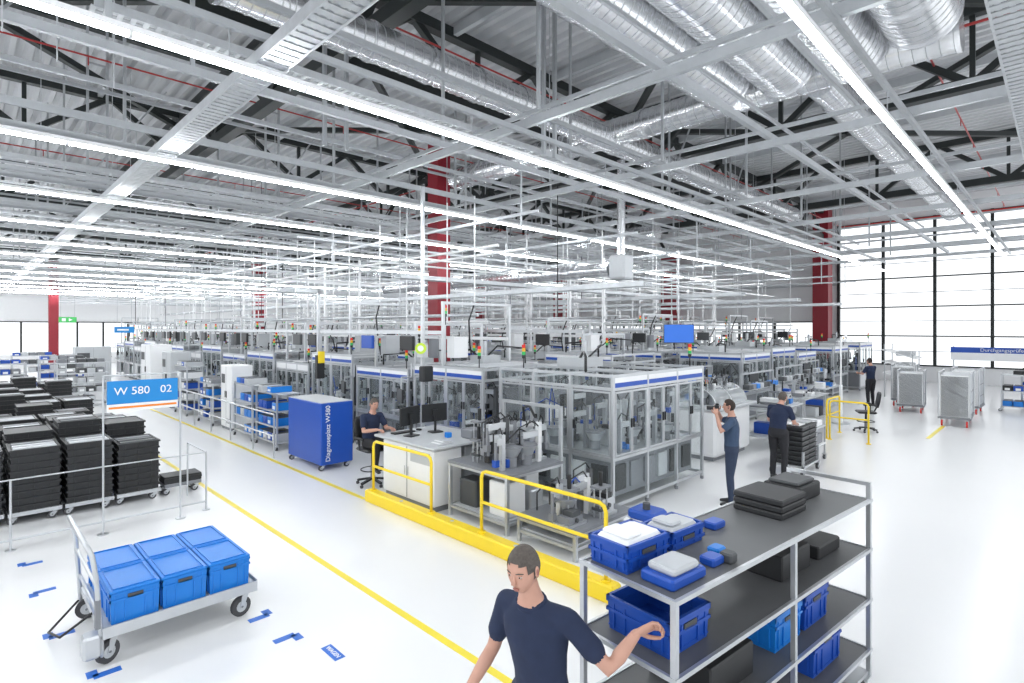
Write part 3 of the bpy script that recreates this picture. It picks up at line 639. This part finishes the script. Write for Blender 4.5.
def table(name,loc,L,W,seed,h=.95):
    rg=random.Random(seed); b=B()
    for x in (.04,L-.04):
        for y in (.04,W-.04): b.box(x-.025,x+.025,y-.025,y+.025,0,h,'alu')
    b.box(0,L,0,W,h,h+.035,'lgrey'); b.box(.04,L-.04,W-.08,W-.04,.3,.34,'alu'); b.box(.04,L-.04,.04,W-.04,.3,.32,'lgrey')
    x=.08
    while x+.3<L:
        t=rg.random(); 
        if t<.45:
            k=rg.randint(1,4)
            for i in range(k): b.rbox(x,x+.32,.1,W-.15,h+.035+i*.05,h+.08+i*.05,rg.choice(['white','white','lgrey','mgrey']),.01)
        elif t<.7: bluebin(b,x,.1,h+.035,.3,W-.3,.14,False)
        else: gear(b,x,x+.35,.1,W-.1,h+.035,h+.6,rg,4)
        if rg.random()<.6: b.rbox(x,x+.3,.1,W-.15,.32,.6,rg.choice(['mgrey','blue','black','lgrey']),.015)
        x+=.4
    for x in (0.03,L-.03): b.box(x-.02,x+.02,W-.04,W,h,h+.9,'alu')
    b.box(0,L,W-.04,W,h+.86,h+.9,'alu'); 
    for i in range(int(L/.25)): b.rbox(.05+i*.25,.26+i*.25,W-.22,W-.05,h+.5,h+.62,rg.choice(['blue_bin','mgrey','lgrey','dgrey']),.01)
    b.box(0,L,W-.24,W-.03,h+.48,h+.5,'alu')
    b.obj(name,loc)
table('parts_table',(13.9,5.0,0),2.2,.8,3)
table('parts_table',(16.9,5.2,0),2.2,.8,6)
table('parts_table',(20.2,5.6,0),2.0,.8,8)
table('parts_table',(14.4,6.9,0),2.2,.9,9)
for x,y,k in ((17.4,7.2,0),(20.2,7.3,2),(23.0,7.4,1),(27,7.2,0),(30.6,7.0,2)): inst(var[k],'assembly_machine_cell',(x,y,0))
b=B()
L,W=.95,.6
for x in (0,L):
    for y in (0,W): castor(b,x,y,.16,.06); b.box(x-.02,x+.02,y-.02,y+.02,.16,.5,'alu')
b.box(-.02,L+.02,-.02,W+.02,.16,.2,'alu'); 
for j in range(2):
    for i in range(8): 
        xx=.02+j*.47
        b.rbox(xx,xx+.44,.02,W-.02,.2+i*.1,.285+i*.1,'crate',.012); b.box(xx-.008,xx+.448,.01,W-.01,.265+i*.1,.283+i*.1,'dgrey')
b.box(.05,.4,.08,.5,1.0,1.02,'white'); b.box(.52,.85,.08,.5,1.0,1.02,'lgrey')
b.path([(L+.02,.05,.5),(L+.1,.05,1.0),(L+.1,W-.05,1.0),(L+.02,W-.05,.5)],.016,'alu',8)
b.obj('tray_cart',(12.05,3.75,0))
b=B()
for z,m in ((.35,'white'),(.75,'lgrey')): b.box(0,.7,0,.5,z,z+.03,m)
for x in (0.02,.68):
    for y in (.02,.48): castor(b,x,y,.12,.05); b.box(x-.015,x+.015,y-.015,y+.015,.12,.95,'alu')
b.rbox(.1,.6,.05,.45,.78,.9,'white',.01); b.rbox(.08,.62,.05,.45,.38,.6,'mgrey',.01); b.obj('utility_cart',(13.4,3.9,0))
chair((18.6,4.1,0),2.0,.6)
def panelcart(loc,rz,w=1.5,h=1.45):
    b=B()
    for x in (.08,w-.08):
        for y in (.1,.7): castor(b,x,y,.22,.09,'red')
    b.box(0,w,0,.8,.22,.28,'mgrey'); b.rbox(.02,w-.02,.04,.76,.28,h,'lgrey',.03)
    for x in (0,w): b.tube((x,.02,.28),(x,.02,h+.08),.02,'alu',8); b.tube((x,.78,.28),(x,.78,h+.08),.02,'alu',8)
    b.tube((0,.02,h+.08),(w,.02,h+.08),.02,'alu',8); b.tube((0,.78,h+.08),(w,.78,h+.08),.02,'alu',8)
    for z in (.6,1.0): b.box(.02,w-.02,.03,.04,z,z+.02,'mgrey')
    b.box(.02,.025,.03,.77,.3,h,'white')
    b.obj('panel_transport_cart',loc,rz)
panelcart((21.4,2.0,0),.05,1.9,1.55); panelcart((24.9,2.1,0),-.02,1.3,1.5); panelcart((25.6,4.0,0),.1,1.3,1.5); panelcart((23.9,3.5,0),.1,1.2,1.4)
rack(2.8,.8,1.35,3,21,'bin_rack_trolley',(26.6,1.65,0),-math.pi/2,('blue','blue_bin','black','blue_bin'))
rack(2.4,.8,1.35,3,22,'bin_rack_trolley',(28.6,1.2,0),-math.pi/2,('blue','black','green','blue_bin'))
b=B()
for y in (-.2,3.5): b.box(30.97,31.03,y-.03,y+.03,0,2.2,'alu')
b.rbox(30.95,31.0,-.9,3.6,1.93,2.17,'blue',.01); b.box(30.95,31,-.9,3.6,1.6,1.92,'white'); o=b.obj('line_banner_sign')
text('Durchgangsprüfer Line 3',.2,o,facing((30.945,1.6,2.05),(0,-1,0),(0,0,1)),'white')
b=B()
for x in (0,1.5):
    b.box(x-.02,x+.02,-.02,.02,0,2.0,'alu'); b.box(x-.02,x+.02,.98,1.02,0,2.3,'alu')
for z in (.7,1.2,1.7):
    b.beam((.75,-.1,z),(.75,1.1,z+.35),1.5,.04,'white')
    for i in range(4): b.rbox(.05+i*.36,.36+i*.36,.1,.6,z+.1,z+.28,'lgrey',.01)
b.obj('tilted_flow_rack',(28.6,4.6,0))
b=B(); monitor(b,(0,0,0),0,.78,.5,'dgrey','screen'); b.tube((0,.05,-.2),(0,.05,2.2),.02,'alu',8); b.obj('hanging_display',(13.4,7.2,2.85),-.9)
b=B(); b.tube((0,0,1.2),(0,0,2.7),.025,'white',8); b.tube((0,0,0),(0,0,1.2),.05,'white',10); b.beam((0,0,2.7),(.6,0,2.75),.04,.04,'white'); b.tube((.6,0,2.55),(.6,0,2.65),.3,'white',24,.12); b.tube((0,0,0),(0,0,.04),.25,'lgrey',20); b.obj('examination_arm_lamp',(19.6,5.0,0))

# ---------------------------------------------------------------- shelf cart (foreground)
b=B(); L=2.68;W=.64
HT=1.74
for x in (0,L*.5,L):
    for y in (0,W): b.box(x-.016,x+.016,y-.016,y+.016,.16,HT if x==L else 1.6,'alu')
for x in (0.05,L-.05):
    for y in (.03,W-.03): castor(b,x,y,.17,.08)
b.box(L-.015,L+.015,0,W,HT-.03,HT,'alu')
for z in (.38,.79,1.2,1.6):
    b.box(0,L,0,W,z-.012,z,'deck_shelf')
    b.box(-.02,L+.02,-.022,-.0,z-.02,z+.006,'alu'); b.box(-.02,L+.02,W,W+.022,z-.02,z+.006,'alu'); b.box(-.02,0,0,W,z-.02,z+.006,'alu'); b.box(L,L+.02,0,W,z-.02,z+.006,'alu')
b.box(0,L,0,W,.17,.2,'alu')
def bin2(x,y,z,l=.4,w=.3,h=.16,m='blue',fill='white'):
    bluebin(b,x,y,z,l,w,h,False,m)
    if fill:
        b.rbox(x+.03,x+l-.03,y+.03,y+w-.03,z+.03,z+h+.01,fill,.02); b.rbox(x+.06,x+l*.5,y+.05,y+w-.05,z+h+.01,z+h+.035,fill,.012)
bin2(.03,.33,1.6); b.rbox(.06,.38,.05,.27,1.6,1.66,'blue',.012); b.rbox(.1,.34,.07,.25,1.66,1.70,'lgrey',.012); bin2(.5,.36,1.6,.36,.26,.12,'blue','lgrey')
for (x,y,w,d,h,mm) in ((.5,.08,.12,.1,.05,'blue'),(.68,.16,.1,.08,.04,'blue_bin'),(.62,.04,.08,.08,.06,'dgrey'),(1.05,.4,.14,.1,.05,'blue')): b.rbox(x,x+w,y,y+d,1.6,1.6+h,mm,.01)
for i in range(3): b.rbox(1.6,2.0,.2,.58,1.6+i*.05,1.645+i*.05,'crate',.01)
b.rbox(2.12,2.5,.3,.6,1.6,1.72,'crate',.01); b.rbox(2.14,2.46,.33,.57,1.72,1.75,'dgrey',.01)
bin2(.1,.1,1.2,.4,.45,.2,'blue',None); b.rbox(1.5,1.95,.15,.55,1.2,1.38,'crate',.01); b.rbox(2.1,2.5,.15,.55,1.2,1.3,'crate',.01)
bin2(1.3,.1,.79,.4,.45,.25,'blue_bin',None); bin2(1.75,.1,.79,.4,.45,.25,'blue',None); b.rbox(.5,1.0,.1,.55,.79,1.0,'crate',.01)
bin2(.5,.1,.38,.5,.45,.28,'blue',None); bin2(1.9,.1,.38,.5,.45,.28,'blue',None)
b.obj('shelf_cart',(2.6,1.42,0),-math.radians(6))

# ---------------------------------------------------------------- people
def seg_d(p,a,c):
    ab=c-a; t=max(0,min(1,(p-a).dot(ab)/max(ab.length_squared,1e-9))); return (p-(a+ab*t)).length
def headmesh(b,c,yaw,pitch,skin,hair,bald=False,sc=1.0):
    M=Matrix.Rotation(yaw,3,'Z')@Matrix.Rotation(pitch,3,'Y')*1.0
    c=V(c)
    def shape(t,a,k=1.0):
        z=math.cos(t);x=math.sin(t)*math.cos(a);y=math.sin(t)*math.sin(a)
        lo=max(0,-z); 
        X=x*.098*k; Y=y*.077*k*(1-.30*lo**1.3); Z=z*.12*k
        if x<0: X*=(1-.40*lo)
        else: X*=(1-.04*lo); X+=.012*lo
        if x>.5:
            fl=(x-.5)*2
            X-=.010*fl*(1 if z>-.9 else 0)*(1-abs(y))
            if abs(z-.10)<.16: X-=.008*fl*math.exp(-((abs(y)-.42)/.18)**2)*math.exp(-((z-.1)/.09)**2)
            X+=.006*fl*math.exp(-((z-.28)/.1)**2)
            X+=.006*fl*math.exp(-((z+.78)/.14)**2)*math.exp(-(y/.4)**2)
        return V((X,Y,Z))*sc
    n,k=32,24
    vs=[c+M@shape(math.pi*i/k,2*math.pi*j/n) for i in range(k+1) for j in range(n)]
    fs=[((i)*n+j,(i+1)*n+j,(i+1)*n+(j+1)%n,i*n+(j+1)%n) for i in range(k) for j in range(n)]
    b.add(vs,fs,skin,True)
    for kk in (1.07,1.045,1.02):
        vs=[c+M@shape(math.pi*i/k,2*math.pi*j/n,kk) for i in range(k+1) for j in range(n)]
        fs=[]
        for i in range(k):
            for j in range(n):
                t=math.pi*(i+.5)/k;a=2*math.pi*(j+.5)/n; z=math.cos(t);x=math.sin(t)*math.cos(a)
                sh=(1.07-kk)*3
                on=(z>.52+.25*x-sh) if not bald else False
                on=on or (x<.12+sh and z>-.05-sh and z<.75+sh) or (x<-.35+sh and z>-.42-sh)
                if not bald: on=on or (x<.40+sh and z>.3-sh)
                if on: fs.append((i*n+j,(i+1)*n+j,(i+1)*n+(j+1)%n,i*n+(j+1)%n))
        b.add(vs,fs,hair,True)
    P=lambda x,y,z: c+M@(V((x,y,z))*sc)
    b.loft([(P(.083,0,.026),M@V((0,.006,0)),M@V((.004,0,0))),(P(.092,0,.0),M@V((0,.008,0)),M@V((.009,0,0))),(P(.101,0,-.022),M@V((0,.014,0)),M@V((.013,0,0))),(P(.094,0,-.033),M@V((0,.010,0)),M@V((.007,0,0)))],skin,10)
    for s in (-1,1):
        b.ell(P(.0765,s*.031,.012),(.010,.0125,.0055),'eye_white',10,6,M); b.ell(P(.0845,s*.031,.012),(.0035,.005,.005),'iris',8,6,M)
        b.ell(P(.078,s*.031,.0185),(.0105,.0145,.004),skin,10,6,M); b.ell(P(.077,s*.031,.004),(.010,.014,.004),skin,10,6,M)
        b.loft([(P(.089,s*.014,.030),M@V((0,0,.0025)),M@V((.003,0,0))),(P(.087,s*.032,.034),M@V((0,0,.0035)),M@V((.003,0,0))),(P(.073,s*.050,.029),M@V((0,0,.002)),M@V((.003,0,0)))],hair,8)
        b.ell(P(-.004,s*.080,.0),(.019,.008,.031),skin,10,8,M); b.ell(P(0,s*.086,.002),(.010,.004,.018),'lip',8,6,M)
    b.ell(P(.088,0,-.059),(.007,.022,.0035),'lip',12,6,M); b.ell(P(.087,0,-.066),(.008,.018,.004),'lip',12,6,M)
def hand(b,w,d,nrm,curl,skin,side=1):
    w=V(w);d=V(d).normalized();nrm=V(nrm);nrm=(nrm-d*nrm.dot(d)).normalized();s=d.cross(nrm)*side
    b.loft([(w-d*.03,s*.026,nrm*.02),(w,s*.027,nrm*.019),(w+d*.035,s*.038,nrm*.017),(w+d*.075,s*.042,nrm*.014),(w+d*.095,s*.037,nrm*.009)],skin,12)
    for off,L,r in ((-.031,.062,.0078),(-.0105,.078,.0086),(.0105,.082,.0088),(.031,.073,.0085)):
        p=w+d*.085+s*off; a=curl*.6; pts=[p-d*.015,p]; 
        for k,f in enumerate((.45,.32,.23)):
            q=d*math.cos(a)+nrm*math.sin(a); p=p+q*L*f; pts.append(p); a+=curl
        b.path(pts,r,skin,8,rads=[r*1.05,r*1.08,r,r*.92,r*.8])
    p=w+d*.022+s*.026; t=(d*.6+s*.75+nrm*.35).normalized(); t2=(d*.9+s*.25+nrm*.5).normalized()
    b.path([p,p+t*.04,p+t*.04+t2*.033,p+t*.04+t2*.033+(d+nrm*.5-s*.1).normalized()*.026],.011,skin,8,rads=[.014,.0115,.0105,.0085])
def person(name,loc,rz,J,shirt='navy',pants='jeans',hair='hair_grey',yaw=0,pitch=0,bald=False,S=1.0,curl=.5,handdir=None,extra=None):
    D=dict(pelvis=(0,0,.95),chest=(0,0,1.3),neck=(0,0,1.5),head=(.02,0,1.665),
        sL=(0,.185,1.43),eL=(0.0,.25,1.14),wL=(.1,.26,.9),sR=(0,-.185,1.43),eR=(0,-.25,1.14),wR=(.1,-.26,.9),
        hL=(0,.095,.92),kL=(.03,.11,.5),aL=(0,.11,.09),hR=(0,-.095,.92),kR=(.03,-.11,.5),aR=(0,-.11,.09),fL=(1,.15,0),fR=(1,-.15,0))
    D.update(J); D={k:V(v) for k,v in D.items()}
    t=B(); pel,ch,nk=D['pelvis'],D['chest'],D['neck']
    up0=(ch-pel).normalized(); up1=(nk-ch).normalized()
    lat0=(D['hL']-D['hR']).normalized(); lat1=(D['sL']-D['sR']).normalized()
    def ring(c,u,lt,w,dd):
        f=lt.cross(u).normalized(); return (c,lt*w,f*dd)
    R=[ring(pel-up0*.11,up0,lat0,.11,.085),ring(pel-up0*.05,up0,lat0,.165,.118),ring(pel+up0*.03,up0,lat0,.172,.122),
       ring(pel.lerp(ch,.4),up0,lat0.lerp(lat1,.3),.158,.118),ring(pel.lerp(ch,.75),up0,lat0.lerp(lat1,.6),.170,.125),ring(ch,up0.lerp(up1,.5),lat1,.185,.128),
       ring(ch.lerp(nk,.45),up1,lat1,.18,.112),ring(ch.lerp(nk,.75),up1,lat1,.13,.085),ring(nk,up1,lat1,.068,.064),ring(nk+up1*.04,up1,lat1,.058,.06)]
    t.loft(R,'navy',20)
    hd=D['head']; t.path([nk-up1*.06,nk+up1*.02,hd-V((.018,0,.05))],.055,'skin',12,rads=[.07,.058,.054])
    segs=[(pel-up0*.1,pel+up0*.06,.13,pants),(pel+up0*.07,ch,.13,shirt),(ch,nk-up1*.10,.11,shirt),(nk-up1*.015,hd,.066,'skin')]
    for s in 'LR':
        sh,el,wr=D['s'+s],D['e'+s],D['w'+s]; hp,kn,an=D['h'+s],D['k'+s],D['a'+s]; 
        t.path([ch.lerp(nk,.6)+(sh-ch.lerp(nk,.6))*.35,sh],.06,'navy',12,rads=[.07,.062])
        cuff=sh.lerp(el,.62)
        t.path([sh,sh.lerp(el,.35),cuff],.06,'navy',12,rads=[.062,.060,.062]); t.path([sh,sh.lerp(el,.6),el,el.lerp(wr,.35),wr],.05,'skin',12,rads=[.052,.045,.039,.040,.027])
        segs+=[(sh,cuff,.066,shirt),(cuff.lerp(el,.1),el,.045,'skin'),(el,wr,.037,'skin'),(ch.lerp(nk,.5),sh,.08,shirt)]
        t.path([hp,hp.lerp(kn,.5),kn,kn.lerp(an,.35),an],.09,'jeans',14,rads=[.108,.09,.066,.064,.052])
        segs+=[(hp,kn,.085,pants),(kn,an.lerp(kn,.05),.06,pants)]
        f=D['f'+s].normalized(); sd=V((0,0,1)).cross(f).normalized(); z=V((0,0,1))
        g=V((an.x,an.y,an.z-.09))
        t.loft([(g-f*.075+z*.035,sd*.022,z*.026),(g-f*.055+z*.04,sd*.036,z*.038),(g+z*.045,sd*.04,z*.044),(g+f*.08+z*.036,sd*.045,z*.035),(g+f*.15+z*.028,sd*.046,z*.027),(g+f*.19+z*.024,sd*.03,z*.02)],'black',12)
        segs+=[(g-f*.06+z*.03,g+f*.18+z*.02,.04,'black')]
    me=t.mesh('tmp'); o=bpy.data.objects.new('tmp',me); scene.collection.objects.link(o)
    md=o.modifiers.new('r','REMESH'); md.mode='VOXEL'; md.voxel_size=.010; md.use_smooth_shade=True
    ms=o.modifiers.new('s','SMOOTH'); ms.factor=.5; ms.iterations=5
    dg=bpy.context.evaluated_depsgraph_get(); em=bpy.data.meshes.new_from_object(o.evaluated_get(dg))
    b=B(); vs=[tuple(v.co) for v in em.vertices]
    b.v.extend(vs)
    for p in em.polygons:
        c=p.center; bm=min(segs,key=lambda q:seg_d(c,q[0],q[1])-q[2])[3]
        b.f.append(tuple(p.vertices)); b.m.append(bm); b.s.append(True)
    bpy.data.objects.remove(o); bpy.data.meshes.remove(me); bpy.data.meshes.remove(em)
    lt=lat1; f=lt.cross(up1).normalized()
    cc=nk-up1*.012
    b.path([cc+(lt*math.cos(a)*.074+f*math.sin(a)*.07)-up1*(.018*(math.sin(a)*(-1 if f.x<0 else 1)>.6)) for a in [i*math.pi/12 for i in range(25)]],.012,shirt,6)
    headmesh(b,D['head'],yaw,pitch,'skin',hair,bald,1.0)
    hdirs=handdir or {}
    for s,sg in (('L',1),('R',-1)):
        d=(D['w'+s]-D['e'+s]).normalized(); hdv,nn=hdirs.get(s,(d,V((0,-sg,0))))
        hand(b,D['w'+s]+V(hdv).normalized()*.01,hdv,nn,curl,'skin',1)
    if extra: extra(b)
    if S!=1.0: b.v=[(x*S,y*S,z*S) for x,y,z in b.v]
    return b.obj(name,loc,rz)
def badge(b): b.box(.150,.157,-.12,-.05,1.34,1.36,'orange')
person('walking_worker',(2.26,2.04,0),math.radians(176),dict(pelvis=(-.02,0,.95),chest=(.03,0,1.3),neck=(.07,0,1.5),head=(.12,0,1.665),
   sL=(-.02,.18,1.42),eL=(-.13,.36,1.21),wL=(-.27,.42,1.36),sR=(.08,-.18,1.42),eR=(.10,-.27,1.14),wR=(.30,-.24,.99),
   kL=(.25,.10,.52),aL=(.22,.10,.09),kR=(-.10,-.1,.52),aR=(-.36,-.1,.14)),shirt='navy',pants='jeans',bald=False,pitch=.25,yaw=.25,S=1.03,curl=.9,
   handdir={'L':((-.55,.35,.25),(-.2,.9,-.2)),'R':((.7,.05,-.7),(0,1,0))})
def cam(b):
    b.rbox(.20,.27,-.075,.075,1.58,1.68,'black',.01); b.tube((.27,0,1.625),(.40,0,1.625),.036,'black',16); b.rbox(.2,.26,-.03,.03,1.68,1.71,'black',.008)
person('photographer',(9.3,4.02,0),math.radians(115),dict(head=(.04,0,1.665),eL=(.17,.30,1.28),wL=(.24,.10,1.52),eR=(.15,-.34,1.36),wR=(.22,-.13,1.56)),
   shirt='shirt_grey',pants='jeans',bald=False,hair='hair_dark',S=1.0,handdir={'L':((.15,-.25,1),(0,-1,0)),'R':((.2,.3,1),(0,1,0))},extra=cam,curl=.7)
person('assembly_worker',(11.55,4.05,0),math.radians(-5),dict(pelvis=(-.04,0,.94),chest=(.02,0,1.28),neck=(.10,0,1.46),head=(.19,0,1.60),sL=(.06,.18,1.4),sR=(.06,-.18,1.4),
   eL=(.14,.25,1.13),wL=(.42,.16,1.08),eR=(.14,-.25,1.13),wR=(.42,-.14,1.08)),shirt='navy',pants='pants_dark',hair='hair_grey',pitch=.5,S=1.0,
   handdir={'L':((1,-.1,-.15),(0,0,-1)),'R':((1,.1,-.15),(0,0,-1))})
person('machine_operator',(25.0,5.35,0),math.radians(60),dict(head=(.05,0,1.66),eL=(.12,.25,1.18),wL=(.38,.18,1.2),eR=(.12,-.25,1.18),wR=(.38,-.18,1.2)),shirt='navy',pants='pants_dark',hair='hair_dark',S=1.03)
person('seated_technician',(5.62,9.4,0),-math.pi/2,dict(pelvis=(-.08,0,.84),chest=(-.06,0,1.18),neck=(.0,0,1.38),head=(.05,0,1.54),
   sL=(-.03,.185,1.31),sR=(-.03,-.185,1.31),eL=(.1,.25,1.06),wL=(.40,.14,1.12),eR=(.1,-.25,1.06),wR=(.40,-.14,1.12),
   hL=(-.04,.095,.80),hR=(-.04,-.095,.80),kL=(.36,.12,.80),kR=(.36,-.12,.80),aL=(.30,.12,.40),aR=(.30,-.12,.40)),shirt='navy',pants='pants_dark',hair='hair_grey',pitch=.25,S=1.0,
   handdir={'L':((1,-.2,0),(0,0,-1)),'R':((1,.2,0),(0,0,-1))})

# ---------------------------------------------------------------- world, camera
w=bpy.data.worlds.new('World'); scene.world=w; w.use_nodes=True
bg=w.node_tree.nodes['Background']; bg.inputs['Color'].default_value=(.94,.97,1,1); bg.inputs['Strength'].default_value=1.5
cam_d=bpy.data.cameras.new('Camera'); cam_o=bpy.data.objects.new('Camera',cam_d); scene.collection.objects.link(cam_o)
cam_o.location=(0,0,3); cam_o.rotation_euler=(math.pi/2,0,-math.pi/4)
cam_d.lens=36*554/1024; cam_d.sensor_width=36; cam_d.shift_y=-13.5/1024; cam_d.clip_end=300; cam_d.clip_start=.05
scene.camera=cam_o
scene.view_settings.view_transform='Standard'
